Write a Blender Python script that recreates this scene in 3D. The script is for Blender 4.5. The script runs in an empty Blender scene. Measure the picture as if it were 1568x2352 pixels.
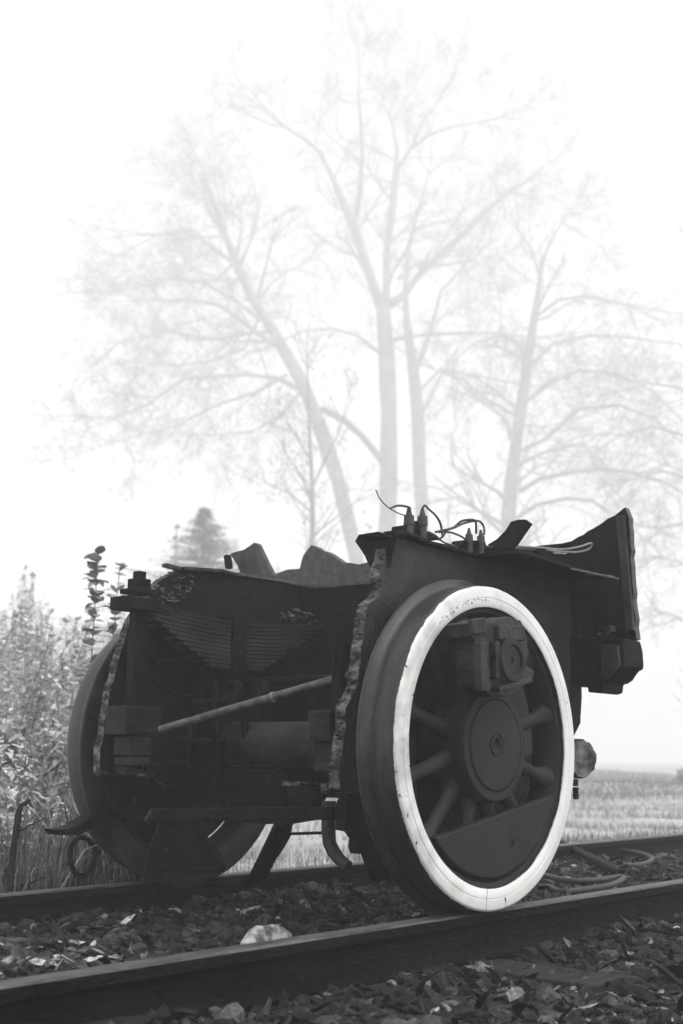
import bpy, bmesh, math, random
import numpy as np
from mathutils import Vector, Matrix
rnd = random.Random(7)
R = math.radians
sc = bpy.context.scene
COL = sc.collection

# ------------------------------------------------------------------ camera
CAM = np.array([-3.570, -3.206, 0.503])
FPX, YAW, PIT, ROL = 2832.9, 0.711869, 0.195333, 0.010915   # focal length in units of a 2352 high frame
fw = np.array([math.cos(PIT)*math.cos(YAW), math.cos(PIT)*math.sin(YAW), math.sin(PIT)])
_r = np.array([math.sin(YAW), -math.cos(YAW), 0.0]); _u = np.cross(_r, fw)
rt = math.cos(ROL)*_r + math.sin(ROL)*_u
up = -math.sin(ROL)*_r + math.cos(ROL)*_u
cd = bpy.data.cameras.new('camera'); cam = bpy.data.objects.new('camera', cd); COL.objects.link(cam)
cam.matrix_world = Matrix(((rt[0], up[0], -fw[0], CAM[0]), (rt[1], up[1], -fw[1], CAM[1]), (rt[2], up[2], -fw[2], CAM[2]), (0, 0, 0, 1)))
cd.sensor_fit = 'VERTICAL'; cd.sensor_height = 36; cd.sensor_width = 24
cd.lens = FPX/2352*36; cd.clip_start = .05; cd.clip_end = 6000
cd.dof.use_dof = True; cd.dof.focus_distance = 4.4; cd.dof.aperture_fstop = 3.0
sc.camera = cam

# ------------------------------------------------------------------ world, sun, exposure
SUN_EL, SUN_AZ = 53, -85        # azimuth of the sun measured counter-clockwise from +X
w = bpy.data.worlds.new('World'); sc.world = w; w.use_nodes = True
nt = w.node_tree; bg = nt.nodes['Background']
sky = nt.nodes.new('ShaderNodeTexSky'); sky.sky_type = 'NISHITA'; sky.sun_disc = False
sky.sun_elevation = R(SUN_EL); sky.sun_rotation = R(90-SUN_AZ); sky.air_density = 4.0; sky.dust_density = 3.0; sky.ozone_density = 1.0
bw = nt.nodes.new('ShaderNodeRGBToBW')
nt.links.new(sky.outputs[0], bw.inputs[0]); nt.links.new(bw.outputs[0], bg.inputs[0])
bg.inputs[1].default_value = 0.15
sl = bpy.data.lights.new('sun', 'SUN'); so = bpy.data.objects.new('sun', sl); COL.objects.link(so)
sl.energy = 1.5; sl.angle = R(40); sl.color = (1, .99, .975)
so.rotation_euler = (R(90-SUN_EL), 0, R(SUN_AZ+90))
sc.view_settings.view_transform = 'Standard'; sc.view_settings.look = 'None'
sc.view_settings.exposure = 0.57; sc.view_settings.gamma = 1.0
sc.render.engine = 'CYCLES'
sc.cycles.max_bounces = 8; sc.cycles.volume_bounces = 6; sc.cycles.diffuse_bounces = 3; sc.cycles.glossy_bounces = 2
sc.cycles.use_denoising = True
try: sc.cycles.denoiser = 'OPENIMAGEDENOISE'
except Exception: pass

# ------------------------------------------------------------------ helpers
def ray(px, py): return fw + rt*(px-784)/FPX - up*(py-1176)/FPX
def P(px, py, ax, v):
    d = ray(px, py); i = 'xyz'.index(ax)
    return Vector(CAM + d*(v-CAM[i])/d[i])
FH = np.array([math.cos(YAW), math.sin(YAW), 0.0])
def D(px, py, depth):
    d = ray(px, py); return Vector(CAM + d*depth/(d@FH))

def tag(o, label=None, cat=None, group=None, kind=None):
    if label: o['label'] = label
    if cat: o['category'] = cat
    if group: o['group'] = group
    if kind: o['kind'] = kind
    return o
def empty(name, loc=(0, 0, 0)):
    o = bpy.data.objects.new(name, None); o.location = loc; o.empty_display_size = .1; COL.objects.link(o); return o
def copy_tree(o, parent=None):
    c = o.copy(); COL.objects.link(c); c.parent = parent
    for ch in list(o.children): copy_tree(ch, c)
    return c

class MB:
    def __init__(s): s.v = []; s.f = []; s.m = []; s.t = []
    def add(s, v, f, m=0, tone=None):
        b = len(s.v); s.v.extend(tuple(p) for p in v)
        s.f.extend(tuple(b+i for i in q) for q in f)
        s.m.extend([m]*len(f) if isinstance(m, int) else m)
        s.t.extend([.5 if tone is None else tone]*len(f))
    def box(s, c, d, m=0, rot=None, tone=None):
        x, y, z = (q/2 for q in d)
        vs = [Vector((i*x, j*y, k*z)) for i in (-1, 1) for j in (-1, 1) for k in (-1, 1)]
        if rot is not None: vs = [rot @ q for q in vs]
        s.add([q+Vector(c) for q in vs], [(0, 1, 3, 2), (4, 6, 7, 5), (0, 4, 5, 1), (2, 3, 7, 6), (0, 2, 6, 4), (1, 5, 7, 3)], m, tone)
    def bar(s, a, b, wd, ht, m=0, upv=(0, 0, 1)):
        a = Vector(a); b = Vector(b); x = (b-a).normalized(); y = Vector(upv).cross(x).normalized(); z = x.cross(y)
        rot = Matrix((x, y, z)).transposed()
        s.box((a+b)/2, ((b-a).length, wd, ht), m, rot)
    def tube(s, pts, rad, n=8, m=0, cap=True, tone=None):
        pts = [Vector(p) for p in pts]; k = len(pts)
        if not hasattr(rad, '__len__'): rad = [rad]*k
        vs = []; N = None
        for i, p in enumerate(pts):
            t = (pts[min(i+1, k-1)]-pts[max(i-1, 0)])
            t = t.normalized() if t.length > 1e-9 else Vector((0, 0, 1))
            if N is None:
                N = t.orthogonal().normalized()
            else:
                N = (N - t*N.dot(t)); N = N.normalized() if N.length > 1e-6 else t.orthogonal().normalized()
            B = t.cross(N)
            for j in range(n):
                a = 2*math.pi*j/n
                vs.append(p + (N*math.cos(a)+B*math.sin(a))*rad[i])
        fs = [(i*n+j, i*n+(j+1) % n, (i+1)*n+(j+1) % n, (i+1)*n+j) for i in range(k-1) for j in range(n)]
        if cap and n > 3: fs += [tuple(range(n-1, -1, -1)), tuple((k-1)*n+j for j in range(n))]
        s.add(vs, fs, m, tone)
    def lathe(s, prof, n=96, m=0, c=(0, 0, 0), close=False):
        # prof: (y, r[, mat]) around the Y axis through c
        vs = []
        for q in prof:
            for j in range(n):
                a = 2*math.pi*j/n
                vs.append((c[0]+q[1]*math.cos(a), c[1]+q[0], c[2]+q[1]*math.sin(a)))
        k = len(prof); fs = []; ms = []
        for i in range(k if close else k-1):
            i2 = (i+1) % k
            for j in range(n):
                fs.append((i*n+j, i*n+(j+1) % n, i2*n+(j+1) % n, i2*n+j))
                ms.append(prof[i][2] if len(prof[i]) > 2 else m)
        s.add(vs, fs, ms)
    def disc_cap(s, y, r, n, c, m=0, flip=False):
        vs = [(c[0]+r*math.cos(2*math.pi*j/n), c[1]+y, c[2]+r*math.sin(2*math.pi*j/n)) for j in range(n)]
        s.add(vs, [tuple(range(n)) if not flip else tuple(range(n-1, -1, -1))], m)
    def ext(s, pts, ax, v0, v1, m=0, side=None, jag=0.0, seg=.03, skip=()):
        # pts: 3D points of an outline lying at ax=v0 (their ax coordinate is ignored); extruded to v1
        i = 'xyz'.index(ax); o = []
        n = len(pts)
        for k in range(n):
            a = Vector(pts[k]); b = Vector(pts[(k+1) % n]); o.append(a)
            if jag and k not in skip:
                q = max(1, int((b-a).length/seg))
                dd = (b-a).normalized(); axv = Vector([1.0 if j == i else 0 for j in range(3)]); nn = dd.cross(axv)
                for t in range(1, q): o.append(a+(b-a)*((t+rnd.uniform(-.3, .3))/q)+nn*rnd.gauss(0, jag))
        A = []; B = []
        for p in o:
            a = list(p); a[i] = v0; A.append(a); b = list(p); b[i] = v1; B.append(b)
        k = len(o); side = m if side is None else side
        s.add(A+B, [tuple(range(k)), tuple(range(2*k-1, k-1, -1))], m)
        b0 = len(s.v)-2*k
        for j in range(k):
            s.f.append((b0+j, b0+k+j, b0+k+(j+1) % k, b0+(j+1) % k)); s.m.append(side); s.t.append(.5)
    def build(s, name, mats, parent=None, smooth=False, bevel=0, tone=False, angle=40):
        me = bpy.data.meshes.new(name); me.from_pydata(s.v, [], s.f)
        if not isinstance(mats, (list, tuple)): mats = [mats]
        for q in mats: me.materials.append(q)
        if len(mats) > 1: me.polygons.foreach_set('material_index', np.array(s.m, dtype=np.int32))
        if tone:
            at = me.attributes.new('tone', 'FLOAT', 'FACE'); at.data.foreach_set('value', np.array(s.t, dtype=np.float32))
        me.validate(); me.update()
        if not tone:
            bm = bmesh.new(); bm.from_mesh(me); bmesh.ops.recalc_face_normals(bm, faces=bm.faces); bm.to_mesh(me); bm.free()
        if smooth:
            me.polygons.foreach_set('use_smooth', np.ones(len(me.polygons), dtype=bool))
            try: me.set_sharp_from_angle(angle=R(angle))
            except Exception: pass
        o = bpy.data.objects.new(name, me); COL.objects.link(o); o.parent = parent
        if bevel:
            b = o.modifiers.new('bevel', 'BEVEL'); b.width = bevel; b.segments = 2; b.limit_method = 'ANGLE'; b.angle_limit = R(35)
        return o

# ------------------------------------------------------------------ materials (the photograph is black and white)
def mat(name, lo, hi, rough=.6, scale=20., detail=6, bump=.15, bscale=60., stretch=None, metal=0., spec=.5, pos=(.35, .65), speck=None, attr=None):
    m = bpy.data.materials.new(name); m.use_nodes = True; t = m.node_tree; N = t.nodes; L = t.links
    b = N['Principled BSDF']; b.inputs['Metallic'].default_value = metal; b.inputs['Specular IOR Level'].default_value = spec
    tc = N.new('ShaderNodeTexCoord'); src = tc.outputs['Object']
    if stretch:
        mp = N.new('ShaderNodeMapping'); mp.inputs['Scale'].default_value = stretch; L.new(src, mp.inputs[0]); src = mp.outputs[0]
    n = N.new('ShaderNodeTexNoise'); n.inputs['Scale'].default_value = scale; n.inputs['Detail'].default_value = detail; n.inputs['Roughness'].default_value = .65
    L.new(src, n.inputs['Vector'])
    r = N.new('ShaderNodeValToRGB'); r.color_ramp.elements[0].position = pos[0]; r.color_ramp.elements[1].position = pos[1]
    r.color_ramp.elements[0].color = (lo, lo, lo, 1); r.color_ramp.elements[1].color = (hi, hi, hi, 1)
    L.new(n.outputs['Fac'], r.inputs[0]); col = r.outputs[0]
    if attr:
        a = N.new('ShaderNodeAttribute'); a.attribute_name = 'tone'
        mu = N.new('ShaderNodeMix'); mu.data_type = 'RGBA'; mu.blend_type = 'MULTIPLY'; mu.inputs[0].default_value = 1
        L.new(col, mu.inputs[6]); L.new(a.outputs['Fac'], mu.inputs[7]); col = mu.outputs[2]
    if speck:
        n2 = N.new('ShaderNodeTexNoise'); n2.inputs['Scale'].default_value = speck[0]; n2.inputs['Detail'].default_value = 4; L.new(tc.outputs['Object'], n2.inputs['Vector'])
        r2 = N.new('ShaderNodeValToRGB'); r2.color_ramp.elements[0].position = speck[1]; r2.color_ramp.elements[1].position = speck[1]+.04
        r2.color_ramp.elements[0].color = (0, 0, 0, 1); r2.color_ramp.elements[1].color = (1, 1, 1, 1); L.new(n2.outputs['Fac'], r2.inputs[0])
        mx = N.new('ShaderNodeMix'); mx.data_type = 'RGBA'; L.new(r2.outputs[0], mx.inputs[0]); L.new(col, mx.inputs[6])
        mx.inputs[7].default_value = (speck[2],)*3+(1,); col = mx.outputs[2]
    L.new(col, b.inputs['Base Color'])
    rr = N.new('ShaderNodeMapRange'); rr.inputs['To Min'].default_value = max(.05, rough-.15); rr.inputs['To Max'].default_value = min(1, rough+.15)
    L.new(n.outputs['Fac'], rr.inputs[0]); L.new(rr.outputs[0], b.inputs['Roughness'])
    if bump:
        nb = N.new('ShaderNodeTexNoise'); nb.inputs['Scale'].default_value = bscale; nb.inputs['Detail'].default_value = 8; L.new(src, nb.inputs['Vector'])
        bu = N.new('ShaderNodeBump'); bu.inputs['Strength'].default_value = bump; bu.inputs['Distance'].default_value = .01
        L.new(nb.outputs['Fac'], bu.inputs['Height']); L.new(bu.outputs[0], b.inputs['Normal'])
    return m

M = {}
M['iron'] = mat('black_iron', .001, .011, rough=.6, scale=11, bump=.6, bscale=90, spec=.08, speck=(45, .66, .03))
M['plate'] = mat('dull_plate', .006, .042, rough=.55, scale=7, bump=.7, bscale=60, spec=.3, speck=(70, .68, .04))
M['spring'] = mat('spring_steel', .004, .030, rough=.6, scale=9, bump=.6, bscale=70, spec=.15, stretch=(.5, 1, 1))
M['cut'] = mat('torch_cut_steel', .004, .20, rough=.6, scale=16, bump=1., bscale=40, stretch=(1, 1, 2.2), spec=.3, pos=(.44, .64))
M['tread'] = mat('worn_tread', .005, .036, rough=.42, scale=12, bump=.1, bscale=80, spec=.5, stretch=(1, 6, 1))
M['paint'] = mat('dark_wheel_paint', .013, .028, rough=.6, scale=9, bump=.3, bscale=150, spec=.2, speck=(16, .72, .015))
M['dull'] = mat('scale_and_lit_plate', .06, .12, rough=.8, scale=25, bump=.3, bscale=120, spec=.1)  # grey for rust scale, and for painted light on lip, flap and corner
M['rail'] = mat('rusty_rail', .002, .009, rough=.7, scale=16, bump=1., bscale=100, spec=.08, stretch=(.3, 1, 1))
M['railtop'] = mat('rail_top', .008, .11, rough=.5, scale=30, bump=.5, bscale=120, spec=.5, stretch=(.3, 1, 1))
M['pipe'] = mat('scuffed_pipe', .008, .12, rough=.5, scale=30, bump=.2, bscale=100)
M['rubber'] = mat('cable_rubber', .02, .05, rough=.6, scale=60, bump=.1)
M['wire'] = mat('bare_wire', .12, .28, rough=.5, scale=60, bump=.1)
M['stone'] = mat('ballast_stone', .35, 1.7, rough=.75, scale=70, bump=.9, bscale=160, attr=True, spec=.3)
M['pale'] = mat('pale_rock', .1, .55, rough=.8, scale=25, bump=.6, bscale=50, spec=.3, pos=(.42, .6))
M['wood'] = mat('weathered_wood', .01, .05, rough=.85, scale=8, bump=.7, bscale=25, stretch=(1, 8, 8), spec=.2)
M['endgrain'] = mat('log_end_grain', .03, .30, rough=.9, scale=9, bump=1., bscale=16, spec=.2, pos=(.4, .62))
M['soil'] = mat('soil', .010, .035, rough=.9, scale=6, bump=.8, bscale=30, spec=.2)
M['leaf'] = mat('leaf', .6, 1.3, rough=.75, scale=12, bump=0, attr=True, spec=.25)
M['grass'] = mat('grass_blades', .6, 1.3, rough=.8, scale=3, bump=0, attr=True, spec=.08)
M['field'] = mat('field_ground', .34, .6, rough=.95, scale=.35, detail=12, bump=.6, bscale=8, spec=.1)  # pale base carries fog brightness painted into the far ground
M['twig'] = mat('dark_twig', .01, .03, rough=.9, scale=3, bump=.5, bscale=10, spec=.2)
M['bark'] = mat('bark', .16, .32, rough=.9, scale=.8, bump=0, bscale=10, spec=.2)  # kept pale so the colour itself adds to the fog fade

# tyre: white paint on the outer face that laps irregularly round the edge, chipped, and worn dark tread
def tyre_mat():
    m = M['tread'].copy(); m.name = 'white_painted_tyre'; t = m.node_tree; N = t.nodes; L = t.links; b = N['Principled BSDF']
    dark = b.inputs['Base Color'].links[0].from_socket
    tc = N.new('ShaderNodeTexCoord'); sx = N.new('ShaderNodeSeparateXYZ'); L.new(tc.outputs['Object'], sx.inputs[0])
    n = N.new('ShaderNodeTexNoise'); n.inputs['Scale'].default_value = 9; n.inputs['Detail'].default_value = 8; n.inputs['Roughness'].default_value = .7; L.new(tc.outputs['Object'], n.inputs['Vector'])
    a = N.new('ShaderNodeMath'); a.operation = 'MULTIPLY_ADD'; a.inputs[1].default_value = .022; L.new(n.outputs['Fac'], a.inputs[0]); L.new(sx.outputs['Y'], a.inputs[2])
    c = N.new('ShaderNodeMath'); c.operation = 'LESS_THAN'; c.inputs[1].default_value = -.803; L.new(a.outputs[0], c.inputs[0])
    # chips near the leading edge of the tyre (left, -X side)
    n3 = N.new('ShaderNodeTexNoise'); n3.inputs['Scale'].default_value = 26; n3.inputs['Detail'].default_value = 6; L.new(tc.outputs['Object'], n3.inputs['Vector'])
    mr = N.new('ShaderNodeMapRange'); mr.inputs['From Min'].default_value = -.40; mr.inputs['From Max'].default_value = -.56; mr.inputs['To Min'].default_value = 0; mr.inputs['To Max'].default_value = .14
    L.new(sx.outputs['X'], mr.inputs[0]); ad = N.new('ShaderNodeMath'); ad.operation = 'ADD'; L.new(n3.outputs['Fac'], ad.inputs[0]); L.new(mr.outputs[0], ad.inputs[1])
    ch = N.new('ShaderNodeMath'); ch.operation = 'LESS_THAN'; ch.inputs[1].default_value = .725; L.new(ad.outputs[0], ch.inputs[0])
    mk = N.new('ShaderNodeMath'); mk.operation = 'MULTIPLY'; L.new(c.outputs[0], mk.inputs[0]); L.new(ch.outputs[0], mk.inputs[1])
    n2 = N.new('ShaderNodeTexNoise'); n2.inputs['Scale'].default_value = 5; n2.inputs['Detail'].default_value = 10; L.new(tc.outputs['Object'], n2.inputs['Vector'])
    r2 = N.new('ShaderNodeValToRGB'); r2.color_ramp.elements[0].position = .3; r2.color_ramp.elements[1].position = .6
    r2.color_ramp.elements[0].color = (.76, .76, .75, 1); r2.color_ramp.elements[1].color = (.9, .9, .89, 1); L.new(n2.outputs['Fac'], r2.inputs[0])
    mx = N.new('ShaderNodeMix'); mx.data_type = 'RGBA'; L.new(mk.outputs[0], mx.inputs[0]); L.new(dark, mx.inputs[6]); grime_shade = N.new('ShaderNodeMix'); grime_shade.data_type = 'RGBA'; grime_shade.inputs[7].default_value = (.34, .33, .31, 1); L.new(r2.outputs[0], grime_shade.inputs[6])
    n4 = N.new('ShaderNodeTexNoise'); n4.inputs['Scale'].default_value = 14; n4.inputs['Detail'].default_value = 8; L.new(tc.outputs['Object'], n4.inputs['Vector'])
    m4 = N.new('ShaderNodeMapRange'); m4.inputs['From Min'].default_value = -.1; m4.inputs['From Max'].default_value = -.56; m4.inputs['To Min'].default_value = -.14; m4.inputs['To Max'].default_value = .12; L.new(sx.outputs['X'], m4.inputs[0])  # greying grows towards -X: side shade painted in together with grime
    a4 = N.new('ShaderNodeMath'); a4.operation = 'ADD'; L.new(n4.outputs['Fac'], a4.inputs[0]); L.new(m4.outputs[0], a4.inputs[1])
    f4 = N.new('ShaderNodeMapRange'); f4.inputs['From Min'].default_value = .45; f4.inputs['From Max'].default_value = .85; f4.inputs['To Max'].default_value = .8; L.new(a4.outputs[0], f4.inputs[0]); L.new(f4.outputs[0], grime_shade.inputs[0])
    L.new(grime_shade.outputs[2], mx.inputs[7])
    L.new(mx.outputs[2], b.inputs['Base Color'])
    return m
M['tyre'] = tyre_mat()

# ------------------------------------------------------------------ ground and ballast bed
def gz(x, y):
    h = .012*math.sin(2.3*x+1.1*y)+.010*math.sin(5.1*x-3.7*y+1)+.006*math.sin(11*x+9*y)
    if abs(y) < .72: return -.105+h
    if y < -8: h += .03*math.sin(.5*x)
    if y < 0:
        return -.140-.05*min(1., (-y-.72)/1.6)+h
    return -.13-.07*min(1, (y-.72)/1.5)+h*1.5 if y < 6 else -.2+.05*math.sin(.4*x)*math.sin(.35*y)
def axis_vals(lo, hi, near0, near1, fine):
    v = list(np.arange(near0, near1+1e-6, fine)); s = fine; a = near1
    while a < hi: s *= 1.25; a += s; v.append(min(a, hi))
    s = fine; a = near0
    while a > lo: s *= 1.25; a -= s; v.insert(0, max(a, lo))
    return v
xs = axis_vals(-1200, 1200, -3.4, 6, .06); ys = axis_vals(-1200, 1200, -3.2, 3, .06)
def sheet(name, ys_, matl, label_kind):
    b = MB(); vs = [(x, y, gz(x, y)) for y in ys_ for x in xs]; n = len(xs)
    fs = [(j*n+i, j*n+i+1, (j+1)*n+i+1, (j+1)*n+i) for j in range(len(ys_)-1) for i in range(n-1)]
    ms = [1 if (ys_[j] > 1.0 or ys_[j] < -6) else 0 for j in range(len(ys_)-1) for i in range(n-1)]
    b.add(vs, fs, ms)
    return tag(b.build(name, matl, smooth=True, angle=180), kind=label_kind)
sheet('ground', ys, [M['soil'], M['field']], 'structure')

def stone(b, c, s, tone, flat=.5, seed=0):
    # irregular faceted chip
    t = (1+5**.5)/2
    iv = [(-1, t, 0), (1, t, 0), (-1, -t, 0), (1, -t, 0), (0, -1, t), (0, 1, t), (0, -1, -t), (0, 1, -t), (t, 0, -1), (t, 0, 1), (-t, 0, -1), (-t, 0, 1)]
    fc = [(0, 11, 5), (0, 5, 1), (0, 1, 7), (0, 7, 10), (0, 10, 11), (1, 5, 9), (5, 11, 4), (11, 10, 2), (10, 7, 6), (7, 1, 8), (3, 9, 4), (3, 4, 2), (3, 2, 6), (3, 6, 8), (3, 8, 9), (4, 9, 5), (2, 4, 11), (6, 2, 10), (8, 6, 7), (9, 8, 1)]
    rot = Matrix.Rotation(rnd.uniform(0, 6.28), 3, 'Z') @ Matrix.Rotation(rnd.gauss(0, .45), 3, 'X') @ Matrix.Rotation(rnd.gauss(0, .45), 3, 'Y')
    sx, sy, sz = s*rnd.uniform(.7, 1.5), s*rnd.uniform(.5, 1.0), s*flat*rnd.uniform(.5, 1.2)
    pre = Matrix.Rotation(rnd.uniform(0, 6.28), 3, 'X') @ Matrix.Rotation(rnd.uniform(0, 6.28), 3, 'Z')
    vs = []
    for q in iv:
        p = pre @ (Vector(q)*.5257*rnd.uniform(.72, 1.15)); p = Vector((p.x*sx, p.y*sy, p.z*sz)); vs.append(rot @ p+Vector(c))
    b.add(vs, fc, 0, tone)
def chip(b, c, s, tone):
    # thin curled leaf / slate flake
    L_, W_ = s*rnd.uniform(1, 2.2), s*rnd.uniform(.35, .8)
    rot = Matrix.Rotation(rnd.uniform(0, 6.28), 3, 'Z') @ Matrix.Rotation(rnd.gauss(0, .6), 3, 'X') @ Matrix.Rotation(rnd.gauss(0, .5), 3, 'Y')
    cu = rnd.uniform(-.3, .4)*s
    pts = [(-L_, 0, 0), (-L_*.4, W_, cu), (L_*.4, W_*.8, cu), (L_, 0, 0), (L_*.3, -W_, cu), (-L_*.5, -W_*.8, cu), (0, 0, -cu*.3)]
    b.add([rot @ Vector(p)+Vector(c) for p in pts], [(0, 6, 1), (1, 6, 2), (2, 6, 3), (3, 6, 4), (4, 6, 5), (5, 6, 0)], 0, tone)
def tone_pick():
    q = rnd.random()
    return .006+.02*rnd.random() if q < .66 else (.03+.07*rnd.random() if q < .965 else .15+.35*rnd.random())
SLP = [-1.93, -1.32, -.72, -.1, .5, 1.12, 1.72, 2.35, 2.95, 3.6]
bal = MB()
for i in range(30000):
    k = rnd.random()
    if k < .52: x, y = rnd.uniform(-2.9, 1.6), rnd.uniform(-2.7, -.84)
    elif k < .58: x, y = rnd.uniform(1.6, 9), rnd.uniform(-2.6, -.84)
    elif k < .92: x, y = rnd.uniform(-2.7, 3.2), rnd.uniform(-.70, .70)
    else: x, y = rnd.uniform(3, 12), rnd.uniform(-.7, .7)
    s = rnd.uniform(.008, .026) if rnd.random() < .86 else rnd.uniform(.024, .05)
    z = gz(x, y)
    if y < 0 and s > 0 and abs(y) < 1.3 and y < -.85 and any(abs(x-q) < .10 for q in SLP) and rnd.random() < .8: continue
    if abs(y) < .72: s = min(s, .04)
    if rnd.random() < .68: stone(bal, (x, y, z+s*.15), s, tone_pick()*rnd.choice((.4, 1, 1)), flat=.7)
    else: chip(bal, (x, y, z+s*.4+.006), s*.8, tone_pick())
for i in range(420):
    x, y = rnd.uniform(-2.7, -1.0), rnd.uniform(-.70, .1); chip(bal, (x, y, gz(x, y)+.022), rnd.uniform(.008, .024), .1+.5*rnd.random()**2)
for i in range(260):
    x, y = rnd.uniform(-2.2, 1.2), rnd.uniform(-2.2, -1.0); chip(bal, (x, y, gz(x, y)+.022), rnd.uniform(.006, .016), .1+.5*rnd.random()**2)
tag(bal.build('ballast_stones', M['stone'], tone=True), 'dark slate ballast and dead leaves strewn along and between the rails', 'ballast', kind='stuff')

# ------------------------------------------------------------------ rails and sleepers
def rail(y0, label):
    # profile across Y, extruded along X; head top at z=0
    pr = [(-.035, -.006), (-.029, 0), (.029, 0), (.035, -.006), (.035, -.034), (.010, -.046), (.009, -.118), (.062, -.138), (.062, -.150), (-.062, -.150), (-.062, -.138), (-.009, -.118), (-.010, -.046), (-.035, -.034)]
    b = MB(); X = [-9+.5*i for i in range(60)]+[21+2*i for i in range(60)]
    n = len(pr); vs = [(x, y0+p[0], p[1]) for x in X for p in pr]; fs = []; ms = []
    for i in range(len(X)-1):
        for j in range(n):
            fs.append((i*n+j, i*n+(j+1) % n, (i+1)*n+(j+1) % n, (i+1)*n+j)); ms.append(1 if j in (0, 1, 2) else 0)
    fs += [tuple(range(n)), tuple((len(X)-1)*n+j for j in range(n-1, -1, -1))]; ms += [0, 0]
    b.add(vs, fs, ms)
    o = b.build('rail', [M['rail'], M['railtop']], smooth=True, angle=30)
    return tag(o, label, 'rail', 'rails of the track')
rail(-.7525, 'near rusty rail with a pale worn top, under the white rimmed wheel')
rail(.7525, 'far rusty rail beyond the track bed, along the edge of the grass')

first = None
for i, x in enumerate(SLP):
    if first is None:
        b = MB(); b.box((0, 0, -.075), (.23, 2.55, .14)); first = b.build('sleeper', M['wood'], bevel=.008); o = first
    else:
        o = first.copy(); COL.objects.link(o)
    o.location = (x, rnd.uniform(-.03, .03), -.143); o.rotation_euler = (0, 0, rnd.gauss(0, .012))
    tag(o, 'dark weathered wooden sleeper half buried in ballast under the rails', 'sleeper', 'wooden sleepers of the track')

# ------------------------------------------------------------------ the cut off locomotive section
loco = tag(empty('locomotive_section'), 'torch cut black section of steam locomotive frame standing on two spoked driving wheels', 'locomotive wreck')
RW, RI = .545, .469

def WLL(px, py): p = P(px, py, 'y', -.8125); return (p.x, p.y, p.z-RW)
dents = []
def make_wheel():
    # centre casting rim; local frame: axle along Y, outer face towards -Y; origin at the hub
    b = MB()
    b.lathe([(-.803, RI-.001), (-.800, .452), (-.775, .438), (-.715, .438), (-.690, .452), (-.688, RI-.001)], 128, 0, close=True)
    wh = b.build('wheel', M['paint'], loco, smooth=True)
    wh.location = (0, 0, RW)
    t = MB()
    prof = [(-.686, RI), (-.686, RW+.020), (-.689, RW+.026), (-.696, RW+.029), (-.703, RW+.026), (-.709, RW+.014), (-.716, RW+.003), (-.724, RW-.001), (-.734, RW-.001), (-.742, RW+.002),
            (-.80, RW-.001), (-.812, RW-.003), (-.819, RW-.008), (-.821, RW-.014), (-.821, .5035), (-.8185, .502), (-.8185, .5005), (-.821, .499), (-.821, RI+.004), (-.818, RI), (-.79, RI-.0005)]
    t.lathe(prof, 160, 0, close=True)
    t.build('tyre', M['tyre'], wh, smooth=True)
    for k in range(12):
        a = R(15+30*k); s = MB(); n = 12; vs = []
        for (r, yy, wd, th) in ((.12, -.745, .046, .036), (.20, -.748, .034, .028), (.28, -.752, .026, .020), (.37, -.752, .024, .019), (.42, -.750, .034, .028), (.447, -.748, .055, .045)):
            for j in range(n):
                q = 2*math.pi*j/n; tx = wd*math.cos(q); ty = th*math.sin(q)
                vs.append((r*math.cos(a)-tx*math.sin(a), yy+ty, r*math.sin(a)+tx*math.cos(a)))
        fs = [(i*n+j, i*n+(j+1) % n, (i+1)*n+(j+1) % n, (i+1)*n+j) for i in range(5) for j in range(n)]
        fs += [tuple(range(n-1, -1, -1)), tuple(5*n+j for j in range(n))]
        s.add(vs, fs); s.build('spoke', M['paint'], wh, smooth=True)
    h = MB()
    h.lathe([(-.66, .17), (-.70, .185), (-.80, .190), (-.822, .189), (-.828, .184), (-.828, .158), (-.822, .1565), (-.822, .154), (-.829, .1525), (-.832, .149), (-.832, .042), (-.828, .040), (-.828, .037), (-.834, .035), (-.834, .024), (-.822, .014), (-.822, 0)], 96)
    h.build('hub', M['paint'], wh, smooth=True)
    # counterweight between the lower spokes: circle segment whose chord tips up to the right
    c = MB(); rr = .436; ch = R(9.5)
    n0 = Vector((math.sin(ch), 0, -math.cos(ch))); d0 = .235
    half = math.acos(d0/rr); base = math.atan2(n0.z, n0.x); pts = []
    for i in range(41):
        a = base-half+2*half*i/40; pts.append((rr*math.cos(a), 0, rr*math.sin(a)))
    c.ext(pts, 'y', -.812, -.778)
    cw = c.build('counterweight', M['paint'], wh, bevel=.006)
    d = MB(); q0 = WLL(1176, 1936)
    d.add([(q0[0]+.013*math.cos(.7*k)*(1+.4*math.sin(2.3*k)), -.8135, q0[2]+.016*math.sin(.7*k)*(1+.35*math.cos(3.1*k))) for k in range(9)], [tuple(range(9))])
    dents.append((d, cw))
    # crank boss and pin, 180 degrees from the counterweight
    cp = Vector((-.045, 0, .27))
    k = MB(); k.lathe([(-.70, .10), (-.80, .115), (-.826, .112), (-.826, 0)], 48, c=cp)
    ps = [(cp.x-.115, 0, cp.z-.02), (-.16, 0, -.02), (.16, 0, -.02), (cp.x+.115, 0, cp.z-.02)]
    k.ext(ps, 'y', -.815, -.70)
    k.build('crank_boss', M['paint'], wh, smooth=True, bevel=.005)
    return wh, cp
wheel, cp = make_wheel()
def WL(px, py, y): p = P(px, py, 'y', y); return (p.x, p.y, p.z-RW)
far = copy_tree(wheel, loco); far.rotation_euler = (0, 0, math.pi)
dents[0][0].build('oil_stain', M['iron'], wheel)
yb = -.93
rod = MB()
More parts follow.
